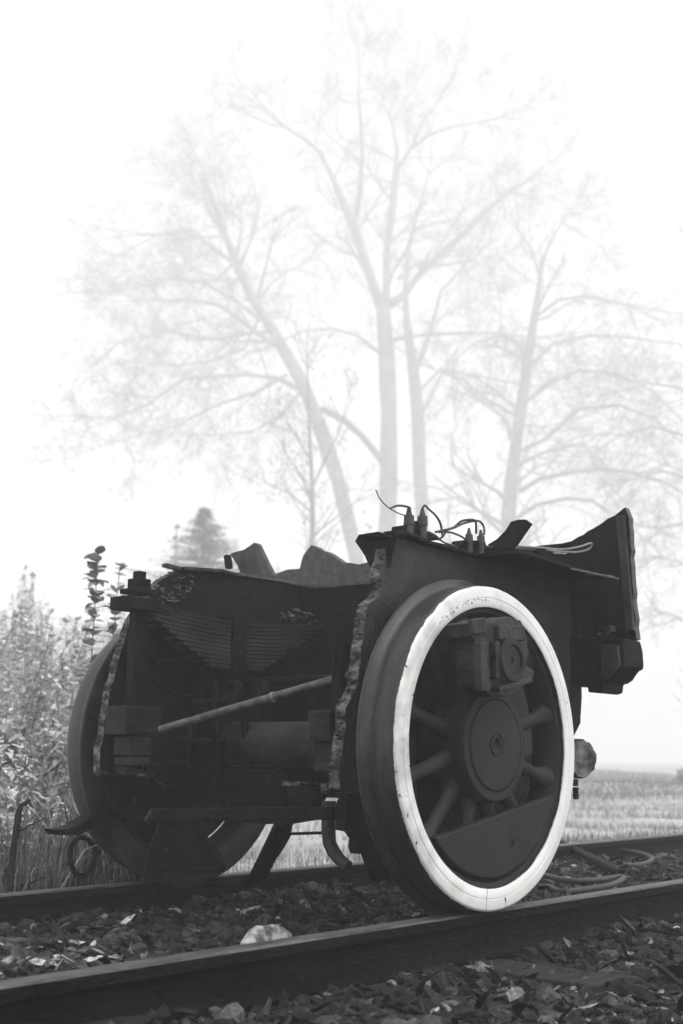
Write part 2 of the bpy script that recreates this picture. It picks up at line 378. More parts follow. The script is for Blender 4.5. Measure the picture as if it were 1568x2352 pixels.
out = [(1072, 1432), (1110, 1420), (1112, 1432), (1134, 1428), (1150, 1418), (1168, 1416), (1196, 1424), (1206, 1452), (1212, 1484), (1216, 1500), (1210, 1516), (1204, 1528), (1214, 1532), (1228, 1540), (1226, 1556), (1210, 1562), (1196, 1588), (1160, 1600), (1128, 1598), (1100, 1574), (1094, 1520), (1090, 1470), (1078, 1462)]
rod.ext([WL(x, y, yb) for x, y in out], 'y', yb, -.845, 0, 0, jag=.002, seg=.02)
rod_o = rod.build('rod_end', [M['plate'], M['cut']], wheel, bevel=.004)
r2 = MB()
q = WL(1176, 1516, -.955)
r2.lathe([(-.02, .074), (-.028, .070), (-.028, .052), (-.020, .049), (-.020, .012), (-.012, .010), (-.012, 0)], 40, c=(q[0], -.935, q[2]))
r2.build('crank_pin', M['paint'], wheel, smooth=True)
r3 = MB()
a = WL(1103, 1475, -.945); bq = WL(1107, 1588, -.945)
r3.bar(a, bq, .03, .045, 0, upv=(1, 0, 0)); a = WL(1136, 1474, -.942); bq = WL(1138, 1560, -.942); r3.bar(a, bq, .025, .022, 0, upv=(1, 0, 0))
a = WL(1080, 1440, -.94); bq = WL(1112, 1436, -.94); r3.bar(a, bq, .02, .05)
a = WL(1140, 1585, -.948); bq = WL(1215, 1560, -.948); r3.bar(a, bq, .03, .02)
a = WL(1140, 1452, -.94); bq = WL(1200, 1455, -.94); r3.bar(a, bq, .02, .05)
r3.build('rod_strap', M['plate'], wheel, bevel=.004)
# stamped marks pressed into the white tyre face, no longer readable
mk = MB()
for (px, py) in [(1011, 1431), (1016, 1424), (1026, 1418), (1036, 1409), (1040, 1405), (1051, 1396), (1064, 1389), (1070, 1386), (1076, 1384), (1083, 1382), (1089, 1380), (1098, 1376), (1104, 1377), (1113, 1377), (1120, 1375)]:
    p = Vector(WL(px, py, -.8212)); ra = math.atan2(p.z, p.x)
    for e in range(3):
        p2 = p+Vector((rnd.gauss(0, .004), 0, rnd.gauss(0, .004)))
        rot = Matrix.Rotation(-(ra+rnd.choice((0, 1.57, .6))), 3, 'Y')
        mk.box((p2.x, -.8215, p2.z), (rnd.uniform(.004, .010), .0012, .0018), 0, rot)
MM = mat('faint_mark', .22, .4, bump=0); mk.build('stamped_lettering', MM, wheel)
for (x0, y0, x1, y1, wd) in [(1119, 2040, 1116, 2092, .0016), (1160, 2061, 1161, 2071, .0055), (1161, 2072, 1162, 2090, .0013)]:
    mk = MB(); mk.bar((WL(x0, y0, -.8213)), (WL(x1, y1, -.8213)), .0012, wd, 0, upv=(1, 0, 0)); mk.build('paint_crack', M['iron'] if wd > .003 else MM, wheel)

ax = MB(); ax.tube([(0, -.70, RW), (0, -.30, RW), (0, -.30, RW), (0, .30, RW), (0, .70, RW)], [.095, .095, .088, .088, .095], 40)
ax.build('axle', M['plate'], loco, smooth=True)

XC0 = P(690, 1343, 'y', .56).x
# side frames (long slabs just inside the wheels)
def frame(poly, y0, y1, name='side_frame', matl=None, jag=.004):
    b = MB(); b.ext(poly, 'y', y0, y1, 0, 1, jag=jag, seg=.03)
    return b.build(name, [matl or M['iron'], M['cut']], loco)
Q = lambda l, ax_, v: [P(x, y, ax_, v) for x, y in l]
near_edge = [(905, 1232), (893, 1250), (882, 1285), (872, 1322), (880, 1350), (866, 1372), (845, 1388), (838, 1420), (833, 1470), (828, 1520), (822, 1570), (806, 1605), (793, 1628), (788, 1700), (780, 1760), (779, 1812)]
pts = Q(near_edge, 'y', -.60)
pts += [Vector((-.30, -.6, .36)), Vector((-.17, -.6, .30)), Vector((-.14, -.6, .36)), Vector((-.14, -.6, .66)), Vector((.14, -.6, .66)), Vector((.14, -.6, .36)), Vector((.30, -.6, .36)), Vector((.5, -.6, .5)),
        Vector((.84, -.6, .60)), Vector((.95, -.6, 1.0)), Vector((.95, -.6, 1.27)), Vector((.55, -.6, 1.245)), P(1080, 1275, 'y', -.6), P(980, 1250, 'y', -.6)]
frame(pts, -.60, -.555, matl=M['plate'])
# lug of the frame hanging behind the wheel on the right
b = MB(); b.ext(Q([(1290, 1450), (1342, 1450), (1341, 1520), (1336, 1600), (1333, 1660), (1318, 1690), (1295, 1700)], 'y', -.553), 'y', -.553, -.50, 0, 0, jag=.002)
b.build('frame_lug', [M['iron']], loco)
far_edge = [(418, 1303), (395, 1318), (372, 1330), (352, 1348), (338, 1380), (300, 1425), (292, 1450), (276, 1500), (268, 1530), (262, 1560), (250, 1600), (244, 1640), (240, 1680), (230, 1720), (229, 1778)]
pts = Q(far_edge, 'y', .56)
pts += [Vector((-.30, .56, .41)), Vector((-.17, .56, .36)), Vector((-.14, .56, .36)), Vector((-.14, .56, .66)), Vector((.14, .56, .66)), Vector((.14, .56, .36)), Vector((.30, .56, .36)), Vector((.5, .56, .5)),
        Vector((.84, .56, .60)), Vector((.95, .56, 1.0)), Vector((.95, .56, 1.25)), P(690, 1343, 'y', .56), P(620, 1331, 'y', .56), P(560, 1318, 'y', .56), P(480, 1308, 'y', .56)]
frame(pts, .56, .60)
# pale torn rust scale along the cut at the left end of the far frame
b = MB()
for k in range(70):
    x = -.36+.22*rnd.random()**1.3; z = P(360+120*(x+.34)/.25, 1345-40*(x+.34)/.25, 'y', .55).z+rnd.uniform(-.10, .0)
    stone(b, (x, .557, z), rnd.uniform(.004, .014), .5, flat=.6)
tag(b.build('torn_scale', M['dull'], loco), kind='stuff')
b = MB(); b.bar(P(377, 1298, 'y', .57), P(415, 1308, 'y', .57), .03, .014); b.bar(P(415, 1306, 'y', .56), P(500, 1311, 'y', .56), .045, .012); b.bar(P(500, 1310, 'y', .56), P(545, 1322, 'y', .56), .045, .010)
b.build('torn_lip', M['plate'], loco)

b = MB(); lip = [P(x, y, 'y', .553) for x, y in [(545, 1318), (590, 1325), (640, 1333), (688, 1342)]]+[P(x, y, 'x', XC0) for x, y in [(715, 1348), (760, 1347), (800, 1342), (866, 1337)]]
for i in range(7): b.bar(lip[i], lip[i+1], .014, .012)
b.build('lit_plate_lip', M['dull'], loco)  # bars trace the lit top edge, its brightness painted as paler grey
def slag(edge, y0, y1):
    b = MB()
    for k in range(60):
        i = rnd.randrange(len(edge)-1); u = rnd.random(); px = edge[i][0]+(edge[i+1][0]-edge[i][0])*u; py = edge[i][1]+(edge[i+1][1]-edge[i][1])*u
        p = P(px, py, 'y', y0); stone(b, (p.x-.001, rnd.uniform(y0, y1), p.z), rnd.uniform(.003, .010), .5, flat=.8)
    tag(b.build('slag', [M['tread']], loco), kind='stuff')
slag(near_edge, -.60, -.555); slag(far_edge, .56, .60)
# stretcher plates between the frames
XC = P(690, 1343, 'y', .56).x
b = MB()
tp = [(690, 1343), (720, 1347), (760, 1346), (800, 1341), (868, 1336)]
top = [P(x, y, 'x', XC) for x, y in tp]
poly = [Vector((XC, .558, .52))]+[Vector((XC, .558, top[0].z))]+top[1:]+[Vector((XC, -.553, top[-1].z-.01)), Vector((XC, -.553, .52)), Vector((XC, -.25, .42)), Vector((XC, .2, .42))]
b.ext(poly, 'x', XC, XC+.03, 0, 1, jag=.003, seg=.05)
b.build('cross_plate', [M['iron'], M['cut']], loco)
b = MB(); b.box((.42, 0, .42), (.03, 1.10, .16)); b.box((.38, 0, .345), (.10, 1.10, .02)); b.build('stretcher', M['iron'], loco, bevel=.004)
b = MB(); b.tube([(.12+.1*0, -.55, .80), (.12, .55, .80)], .02, 12); b.box((.30, 0, .74), (.02, 1.1, .42)); b.build('stay_plate', M['iron'], loco)

# springs: leaf packs lengthwise above each axle box
def spring(y, side):
    root = MB(); n = 12
    # bolted leaf stack, camber upwards at the ends
    cz = 1.042
    for k in range(n):
        L_ = .56*(1-k*.066) if k > 1 else .56-.01*k; seg = 14; z0 = -.0165*k; vs = []
        for i in range(seg+1):
            u = -1+2*i/seg; x = L_*u; z = cz+z0+.045*(x/.56)**2
            for (dy, dz) in ((-.045, 0), (.045, 0), (.045, -.0135), (-.045, -.0135)): vs.append((x, y+dy, z+dz))
        fs = [(i*4+j, i*4+(j+1) % 4, (i+1)*4+(j+1) % 4, (i+1)*4+j) for i in range(seg) for j in range(4)]
        fs += [(3, 2, 1, 0), tuple(seg*4+j for j in range(4))]
        root.add(vs, fs)
    o = root.build('leaf_spring', M['spring'], loco)
    bd = MB(); bd.box((0, y, .948), (.085, .115, .235)); bd.box((0, y, .80), (.05, .06, .10)); bd.build('spring_band', M['iron'], o, bevel=.005)
    return o
spring(.47, 1)
# far hanger with its nuts and lower block
def hanger(y, x, ztop, cut=False):
    b = MB(); b.bar((x, y, .60), (x-.0, y, ztop), .05, .045, upv=(0, 1, 0))
    if not cut:
        b.box((x, y, 1.115), (.11, .10, .02)); b.box((x, y, 1.145), (.065, .065, .04)); b.box((x, y, 1.175), (.038, .038, .04)); b.box((x-.01, y, 1.065), (.17, .11, .05))
    o = b.build('spring_hanger', M['iron'] if not cut else M['plate'], loco, bevel=.004)
    c = MB(); c.box((x, y, .625), (.17, .12, .105)); c.box((x, y, .53), (.10, .10, .07)); c.box((x, y, .475), (.09, .10, .03)); c.build('hanger_block', M['spring'], o, bevel=.005)
hanger(.47, -.50, 1.09)
b = MB(); c = P(780, 1640, 'y', -.49)
b.tube([(c.x, -.49, .60), (c.x+.005, -.49, .872)], .031, 14)
o = b.build('spring_hanger', M['iron'], loco, smooth=True)
c2 = MB(); c2.box((c.x-.02, -.47, .60), (.12, .10, .10)); c2.box((c.x-.02, -.47, .50), (.07, .09, .10)); c2.build('hanger_block', M['spring'], o, bevel=.005)
b = MB(); p = P(600, 1575, 'y', .2); b.tube([(p.x, .2, p.z-.07), (p.x, .2, p.z+.02)], [.034, .034], 18); b.build('pipe_stub', M['iron'], loco, smooth=True)
b = MB(); p = P(540, 1575, 'y', .3); b.box((p.x, .3, p.z-.04), (.05, .05, .12)); b.build('bolt_post', M['iron'], loco, bevel=.01)
# bent rod above the far axle box
pp = [P(x, y, 'y', .50) for x, y in [(355, 1525), (400, 1522), (440, 1530), (458, 1540), (460, 1570), (458, 1640), (455, 1700)]]
b = MB(); b.tube(pp, .013, 10); b.build('bent_pipe', M['iron'], loco, smooth=True)
pp = [P(x, y, 'y', .54) for x, y in [(350, 1560), (380, 1585), (420, 1600), (470, 1602), (530, 1600), (560, 1580)]]
b = MB(); b.tube(pp, .007, 8); b.build('oil_pipe', M['iron'], loco, smooth=True)
# axle boxes
for y in (.49, -.49):
    b = MB(); b.box((0, y, RW+.01), (.26, .13, .27)); b.box((0, y, .755), (.09, .08, .16)); b.build('axle_box', M['iron'], loco, bevel=.008)
b = MB(); b.ext(Q([(238, 1770), (520, 1770), (520, 1880), (440, 1890), (300, 1890), (250, 1850)], 'y', .605), 'y', .605, .625, 0, 0); b.build('guard_plate', [M['iron']], loco)
b = MB(); b.ext([Vector((-.40, -.55, .66)), Vector((-.42, -.55, .30)), Vector((-.30, -.55, .10)), Vector((.45, -.55, .10)), Vector((.74, -.55, .35)), Vector((.74, -.55, .7))], 'y', -.552, -.53, 0, 0); b.build('guard_plate', [M['iron']], loco)
# loose brake rod slung across the wreck
a = P(368, 1676, 'x', -.62); bq = P(830, 1542, 'x', -.40)
b = MB(); b.tube([a, a+(bq-a)*.5, bq, bq+(bq-a)*.1], .0145, 14); 
ob = b.build('brake_rod', M['pipe'], loco, smooth=True)
b = MB(); m_ = a+(bq-a)*.57; b.tube([m_, m_+(bq-a)*.012], .018, 14); b.build('rod_collar', M['wire'], ob, smooth=True)

# ledges with bright cut ends at the frame feet
b = MB()
b.bar(P(272, 1768, 'y', .53), P(340, 1774, 'y', .53), .09, .030); b.build('frame_foot', [M['plate']], loco, bevel=.003)
b = MB(); b.bar(P(280, 1777, 'y', .48), P(336, 1781, 'y', .48), .012, .008); b.box(P(232+2, 1776, 'y', .55), (.03, .03, .02)); b.build('cut_strip', M['cut'], loco)
b = MB()
for k in range(7):
    p = P(310+14*k, 1760+3*(k%2), 'y', .50); b.bar(p, p+Vector((.10, 0, rnd.uniform(-.01, .02))), .06, .02)
b.build('scrap_bracket', M['iron'], loco, bevel=.004)
b = MB(); b.bar(P(668, 1800, 'y', -.30), P(740, 1806, 'y', -.30), .08, .016); b.build('lower_ledge', M['cut'], loco)
b = MB(); b.ext(Q([(655, 1803), (738, 1808), (715, 1850), (700, 1885), (640, 1895), (662, 1840)], 'x', -.12), 'x', -.12, -.06, 0, 0); b.build('lower_bracket', [M['iron']], loco)
b = MB(); p = P(748, 1812, 'y', -.50); b.box(p, (.02, .03, .035)); p2 = P(772, 1810, 'y', -.555); b.build('bolt_end', M['cut'], loco, bevel=.003)

b = MB()
for k in range(22):
    p = P(rnd.gauss(685, 26), rnd.gauss(1418, 9), 'y', .47); stone(b, p, rnd.uniform(.008, .022), .5, flat=.8)
tag(b.build('scale_lump', [M['tread']], loco), kind='stuff')
for (x0, y0, x1, y1, yy, r) in [(492, 1560, 496, 1880, .35, .012), (560, 1600, 566, 1770, .30, .016), (440, 1610, 700, 1600, .44, .008), (610, 1590, 612, 1650, .1, .022), (400, 1700, 520, 1706, .40, .014)]:
    b = MB(); b.tube([P(x0, y0, 'y', yy), P(x1, y1, 'y', yy)], r, 10); b.build('brake_pipe', M['iron'], loco, smooth=True)
# brake gear underneath
b = MB(); b.bar(P(348, 1870, 'x', -.42), P(775, 1868, 'x', -.38), .05, .042); b.build('brake_beam', M['iron'], loco, bevel=.005)
b = MB(); p = P(350, 1862, 'x', -.44); b.bar(p, p+Vector((-.03, .0, -.04)), .012, .02); b.build('beam_end', M['plate'], loco)
b = MB(); b.ext(Q([(362, 1880), (455, 1880), (462, 1925), (478, 1930), (505, 1990), (500, 2005), (330, 2005), (340, 1950), (358, 1900)], 'x', -.34), 'x', -.34, -.30, 0, 0); b.build('ash_box', [M['iron']], loco, bevel=.01)
b = MB(); b.ext(Q([(430, 1762), (640, 1770), (655, 1840), (645, 1885), (618, 1893), (500, 1885), (430, 1880)], 'x', -.1), 'x', -.1, -.07, 0, 0); b.build('hanging_plate', [M['iron']], loco)
b = MB(); b.bar(P(655, 1885, 'x', -.15), P(588, 2022, 'x', .0), .03, .075, upv=(1, 0, 0)); b.build('brake_lever', M['iron'], loco, bevel=.006)
b = MB(); b.tube([P(x, y, 'x', -.2) for x, y in [(755, 1840), (754, 1900), (756, 1935), (765, 1955), (780, 1975), (800, 1990)]], [.026, .025, .024, .024, .022, .02], 12); b.build('brake_hose', M['rubber'], loco, smooth=True)
b = MB(); b.tube([P(640, 1916, 'x', -.15), P(765, 1912, 'x', -.15)], .0055, 8); b.tube([P(x, y, 'x', -.14) for x, y in [(668, 1895), (664, 1920), (650, 1945), (636, 1966)]], .0055, 8); b.build('pull_rod', M['iron'], loco, smooth=True)
b = MB(); b.ext(Q([(800, 1800), (880, 1800), (880, 1975), (860, 1965), (835, 1952), (822, 1958), (812, 1955), (804, 1960), (799, 1945), (801, 1925), (790, 1910), (770, 1906), (770, 1850), (785, 1810)], 'y', -.50), 'y', -.50, -.54, 0, 0, jag=.002); b.build('brake_shoe', [M['iron']], loco)
b = MB(); b.ext(Q([(112, 1904), (122, 1917), (165, 1918), (200, 1902), (280, 1870), (280, 1840), (200, 1872), (168, 1893), (145, 1902)], 'y', .70), 'y', .66, .74, 0, 0); b.build('sand_pipe_bracket', [M['iron']], loco, bevel=.004)

# transverse stub at the top left end of the near frame, torn on its edge
b = MB(); XT = P(875, 1300, 'y', -.6).x
b.ext(Q([(815, 1243), (822, 1232), (870, 1224), (900, 1232), (880, 1330), (862, 1335), (848, 1300), (838, 1278), (828, 1262)], 'x', XT+.03), 'x', XT+.03, XT+.055, 0, 0, jag=.003, seg=.02)
b.ext(Q([(818, 1238), (824, 1228), (868, 1221), (885, 1230)], 'x', XT+.0), 'x', XT, XT+.028, 0, 0)
b.build('torn_web', [M['iron']], loco)
# angle along the top of the near frame, and bent footplate outside it
b = MB()
tl = [P(x, y, 'y', -.612) for x, y in [(893, 1224), (925, 1226), (980, 1249), (1040, 1262), (1085, 1277)]]
for i in range(4): b.bar(tl[i], tl[i+1], .05, .014)
b.build('top_angle', M['iron'], loco, bevel=.003)
b = MB()
yo = -.86
eo = [P(x, y, 'y', yo) for x, y in [(1190, 1262), (1225, 1270), (1300, 1295), (1398, 1324)]]
ei = [P(1085, 1274, 'y', -.60), Vector((.42, -.60, 1.25)), Vector((.66, -.6, 1.245)), Vector((.93, -.60, 1.24))]
vs = []
for a, c in zip(ei, eo): vs += [a, c]
vs2 = [v-Vector((0, 0, .012)) for v in vs]
n = len(vs); fs = [(2*i, 2*i+1, 2*i+3, 2*i+2) for i in range(3)]; fs += [tuple(n+j for j in reversed(f)) for f in fs]
fs += [(2*i+1, 2*i+3, n+2*i+3, n+2*i+1) for i in range(3)]+[(0, 1, n+1, n), (2*i if False else 6, 7, n+7, n+6)]
b.add(vs+vs2, fs); b.build('foot_plate', M['iron'], loco)
b = MB(); b.bar(P(1310, 1306, 'y', -.87), P(1420, 1329, 'y', -.9), .008, .006); b.bar(P(1350, 1318, 'y', -.865), P(1405, 1323, 'y', -.87), .010, .005); b.build('edge_trim', M['pipe'], loco)
# far side foot plate with a flap bent upwards
b = MB(); b.box((.5, .73, 1.225), (.9, .26, .012)); b.build('foot_plate', M['iron'], loco)
b = MB(); yq = .75
b.ext(Q([(527, 1272), (540, 1267), (558, 1263), (572, 1254), (582, 1246), (590, 1249), (600, 1270), (612, 1295), (626, 1322), (628, 1345), (560, 1345), (545, 1300)], 'x', .35), 'x', .35, .38, 0, 0)
b.ext(Q([(582, 1246), (590, 1248), (627, 1322), (620, 1330), (600, 1325)], 'x', .33), 'x', .33, .348, 1, 1)
b.build('bent_flap', [M['tread'], M['dull']], loco, bevel=.003)  # lighter greys paint in the light falling on the flap
b = MB(); b.bar(P(522, 1276, 'x', .3), P(526, 1306, 'x', .3), .02, .03, upv=(1, 0, 0)); b.build('lug', M['iron'], loco)

# buffer beam across the far end of the frames, its top torch cut down to a saddle
XB = .95
topb = [(1435, 1165), (1412, 1184), (1380, 1203), (1340, 1228), (1312, 1243), (1290, 1248), (1240, 1253), (1190, 1256), (1120, 1262), (1000, 1275), (850, 1290), (822, 1297), (790, 1293), (760, 1272), (715, 1252), (696, 1276), (688, 1312)]
poly = [P(x, y, 'x', XB) for x, y in topb]
yl = poly[-1].y
poly += [Vector((XB, yl, .985)), Vector((XB, -.2, .985)), P(1385, 1468, 'x', XB), P(1462, 1468, 'x', XB), P(1456, 1400, 'x', XB), P(1450, 1300, 'x', XB), P(1445, 1190, 'x', XB)]
b = MB(); b.ext(poly, 'x', XB, XB+.035, 0, 1, jag=.0025, seg=.03); b.build('buffer_beam', [M['iron'], M['tread']], loco)
b = MB(); b.ext(Q([(625, 1320), (660, 1308), (688, 1306), (696, 1276), (715, 1254), (760, 1274), (790, 1295), (822, 1298), (850, 1292), (868, 1296), (868, 1350), (625, 1350)], 'x', XB-.03), 'x', XB-.03, XB-.006, 0, 0, jag=.001); b.build('lit_corner_overlay', [M['dull']], loco)  # added overlay: light on the beam's left corner painted as paler grey
b = MB(); b.bar(P(1425, 1185, 'x', XB-.012), P(1448, 1450, 'x', XB-.012), .02, .035, upv=(0, 1, 0)); b.build('beam_flange', M['plate'], loco, bevel=.004)
b = MB(); b.bar(P(1308, 1310, 'x', XB-.02), P(1320, 1465, 'x', XB-.02), .03, .06, upv=(0, 1, 0)); b.build('beam_gusset', M['iron'], loco)
b = MB()
for k in range(9):
    p = P(rnd.uniform(1375, 1410), rnd.uniform(1440, 1458), 'x', XB-.02); b.box(p, (.02, rnd.uniform(.01, .04), rnd.uniform(.008, .02)), 0, Matrix.Rotation(rnd.uniform(-.5, .5), 3, 'X'))
b.build('clinker', M['cut'], loco)
# drawgear pocket under the beam
b = MB(); b.ext(Q([(1300, 1462), (1425, 1466), (1431, 1490), (1433, 1520), (1432, 1532), (1422, 1537), (1414, 1548), (1408, 1558), (1396, 1566), (1386, 1568), (1384, 1588), (1372, 1592), (1350, 1590), (1348, 1576), (1300, 1575)], 'x', XB-.05), 'x', XB-.05, XB+.12, 0, 0)
b.build('draw_pocket', [M['iron']], loco, bevel=.006)
b = MB(); b.ext(Q([(1380, 1480), (1418, 1482), (1422, 1530), (1392, 1560), (1380, 1558)], 'x', XB-.07), 'x', XB-.07, XB-.052, 0, 0); b.build('pocket_rib', [M['plate']], loco, bevel=.004)
# blade like flap standing up near the beam
b = MB(); xf = .62
b.ext(Q([(1120, 1250), (1140, 1238), (1160, 1218), (1172, 1198), (1190, 1193), (1205, 1193), (1218, 1202), (1200, 1228), (1185, 1250), (1175, 1262), (1120, 1262)], 'x', xf), 'x', xf, xf+.02, 0, 0); b.build('standing_flap', [M['iron']], loco, bevel=.003)
b = MB(); b.ext(Q([(960, 1245), (1050, 1252), (1200, 1262), (1300, 1268), (1300, 1300), (1080, 1300), (960, 1280)], 'y', -.40), 'y', -.40, -.38, 0, 0); b.build('inner_angle', [M['iron']], loco)
b = MB(); b.bar(P(1060, 1252, 'y', -.405), P(1300, 1268, 'y', -.405), .03, .006); b.build('angle_lip', M['pipe'], loco)
b = MB(); b.ext([Vector((.60, -.55, 1.22)), Vector((.60, .55, 1.22)), Vector((.94, .55, 1.22)), Vector((.94, -.55, 1.22))], 'z', 1.22, 1.235, 0, 0); b.build('deck_plate', [M['iron']], loco)

# terminals and cables on top
def fitting(x, y, s, yy):
    p = P(x, y, 'y', yy); b = MB()
    b.lathe([(0, 0)], 8) if False else None
    b.tube([p+Vector((0, 0, -.09*s)), p+Vector((0, 0, -.035*s)), p+Vector((0, 0, -.034*s)), p+Vector((0, 0, 0)), p+Vector((0, 0, .001)), p+Vector((0, 0, .03*s))], [.016*s, .016*s, .019*s, .018*s, .012*s, .005*s], 12)
    return b
for (x, y, s) in [(939, 1184, 1.05), (970, 1186, 1.05), (1077, 1228, .85), (1104, 1232, .85)]:
    fitting(x, y, s, -.5).build('cable_terminal', M['rubber'], loco, smooth=True)
b = MB(); b.ext(Q([(928, 1206), (972, 1206), (978, 1218), (1000, 1226), (1012, 1240), (926, 1236)], 'y', -.5), 'y', -.5, -.44, 0, 0)
b.ext(Q([(940, 1196), (970, 1196), (970, 1210), (940, 1210)], 'y', -.49), 'y', -.49, -.46, 0, 0)
b.build('terminal_block', [M['iron']], loco, bevel=.004); b = MB(); b.ext(Q([(1066, 1240), (1115, 1242), (1118, 1256), (1062, 1254)], 'y', -.5), 'y', -.5, -.44, 0, 0); b.build('terminal_block', [M['iron']], loco, bevel=.004)
def cable(pts, r, matl='rubber', y0=-.5, wob=.01):
    b = MB(); n = len(pts); q = []
    for i, (x, y) in enumerate(pts): q.append(P(x, y, 'y', y0+wob*math.sin(i*1.3)))
    # Catmull-Rom
    out = []
    for i in range(n-1):
        p0, p1, p2, p3 = q[max(i-1, 0)], q[i], q[i+1], q[min(i+2, n-1)]
        for t in range(5):
            t = t/5; out.append(.5*((2*p1)+(p2-p0)*t+(2*p0-5*p1+4*p2-p3)*t*t+(3*p1-p0-3*p2+p3)*t**3))
    out.append(q[-1]); b.tube(out, r, 8); b.build('cable', M[matl], loco, smooth=True)
cable([(863, 1125), (870, 1142), (880, 1155), (895, 1168), (915, 1179), (930, 1184)], .0022)
cable([(896, 1168), (910, 1162), (925, 1162), (940, 1166), (941, 1173), (939, 1182)], .0042)
cable([(970, 1184), (969, 1172), (975, 1161), (985, 1170), (1000, 1184), (1010, 1200), (1014, 1216), (1016, 1232)], .0042)
cable([(1000, 1222), (1015, 1219), (1040, 1213), (1062, 1203), (1085, 1197), (1100, 1197), (1109, 1206), (1112, 1218), (1111, 1228)], .0045)
cable([(1010, 1220), (1040, 1212), (1058, 1198), (1075, 1194), (1090, 1195), (1093, 1204), (1093, 1225)], .0045, wob=.03)
cable([(1008, 1222), (1030, 1222), (1050, 1228), (1065, 1236), (1078, 1248)], .0042)
cable([(1024, 1215), (1020, 1228), (1008, 1240)], .004)
cable([(985, 1222), (1000, 1230), (1018, 1245), (1045, 1255), (1068, 1268), (1085, 1278), (1120, 1280), (1150, 1284)], .0035, 'pipe', -.62)
cable([(1190, 1255), (1240, 1258), (1290, 1262), (1330, 1256), (1354, 1248), (1360, 1251), (1350, 1262), (1325, 1268), (1290, 1267), (1260, 1264)], .0042, 'wire', -.80)
cable([(1255, 1263), (1285, 1268), (1270, 1270), (1300, 1272)], .003, 'wire', -.82)

# ------------------------------------------------------------------ things lying about
b = MB(); e = P(1338, 1743, 'x', 1.12)
dirv = Vector((.35, .92, .03)).normalized(); n = 28; vs = []
prof = [rnd.uniform(.92, 1.05) for _ in range(n)]
for k, (t, rs) in enumerate(((0, .93), (.012, 1), (.2, 1.0), (.5, .98), (.8, 1.02))):
    c = e+dirv*t; s1 = dirv.orthogonal().normalized(); s2 = dirv.cross(s1)
    for j in range(n):
        a = 2*math.pi*j/n; vs.append(c+(s1*math.cos(a)+s2*math.sin(a))*.082*rs*prof[j]*rnd.uniform(.985, 1.015))
fs = [(i*n+j, i*n+(j+1) % n, (i+1)*n+(j+1) % n, (i+1)*n+j) for i in range(4) for j in range(n)]
fs += [tuple(range(n-1, -1, -1)), tuple(4*n+j for j in range(n))]; ms = [0]*(4*n)+[1, 1]
b.add(vs, fs, ms); log = b.build('log', [M['twig'], M['endgrain']], smooth=True)
tag(log, 'short round log, its rough cut end showing beside the white rimmed wheel', 'log')
b = MB(); b.box((1.16, -.02, e.z-.10), (.08, .86, .03)); b.bar((1.16, -.35, e.z-.1), (.97, -.35, 1.05), .03, .03); b.bar((1.16, .3, e.z-.1), (.97, .3, 1.05), .03, .03)
b.box(P(1322, 1822, 'x', 1.16), (.02, .02, .05)); b.build('step_bracket', M['iron'], loco, bevel=.004)

b = MB(); ctr = P(190, 1968, 'y', .86); pts = []
for i in range(29):
    a = R(60+i*12.2); pts.append((ctr.x+.074*math.cos(a)*1.0, .86+.02*math.sin(a*1.3), ctr.z+.074*math.sin(a)))
pts.append(P(225, 1962, 'y', .86)); pts.insert(0, P(228, 1958, 'y', .87))
for i in range(len(pts)-1): b.bar(pts[i], pts[i+1], .05, .008, upv=(0, 1, 0)) if False else None
b.tube(pts, .0105, 8); tag(b.build('iron_hoop', M['iron'], smooth=True), 'curled dark iron hoop lying against the far rail beside the left wheel', 'scrap iron')
b = MB(); b.tube([P(x, y, 'y', .98) for x, y in [(21, 2046), (26, 1990), (33, 1930), (42, 1870), (48, 1850), (56, 1846), (68, 1838)]], [.016, .014, .013, .012, .011, .010, .008], 8)
b.tube([P(x, y, 'y', .98) for x, y in [(40, 1912), (70, 1895), (105, 1878)]], [.004, .003, .002], 5)
b.tube([P(x, y, 'y', .96) for x, y in [(26, 2036), (60, 2032), (100, 2015)]], [.006, .004, .002], 5)
tag(b.build('stake', M['twig'], smooth=True), 'thin dark bare stake with a bent tip standing left beside the far rail', 'stake')

zb = -.07
b = MB(); b.tube([P(1285, 1935, 'z', -.02), P(1340, 1962, 'z', -.04), P(1395, 1990, 'z', -.06), P(1425, 2006, 'z', -.07)], .022, 10); tag(b.build('iron_bar', M['iron'], smooth=True), 'straight dark iron bar lying slantwise between the rails right of the wheel', 'scrap iron')
def ground_line(name, pts, r, z, label, cat, matl='rubber'):
    q = [P(x, y, 'z', z) for x, y in pts]; out = []; n = len(q)
    for i in range(n-1):
        p0, p1, p2, p3 = q[max(i-1, 0)], q[i], q[i+1], q[min(i+2, n-1)]
        for t in range(5):
            t = t/5; out.append(.5*((2*p1)+(p2-p0)*t+(2*p0-5*p1+4*p2-p3)*t*t+(3*p1-p0-3*p2+p3)*t**3))
    out.append(q[-1]); b = MB(); b.tube(out, r, 10); tag(b.build(name, M[matl], smooth=True), label, cat)
ground_line('hose', [(1250, 2010), (1300, 2022), (1370, 2022), (1424, 2014), (1430, 2020), (1400, 2034), (1340, 2044), (1290, 2048), (1258, 2036)], .014, -.068, 'black hose curled beside the near rail just right of the wheel', 'hose')
ground_line('hose', [(1362, 1948), (1420, 1952), (1470, 1960), (1498, 1972), (1480, 1984), (1440, 1990)], .014, -.07, 'black hose lying in an arc between the rails near the right edge', 'hose')

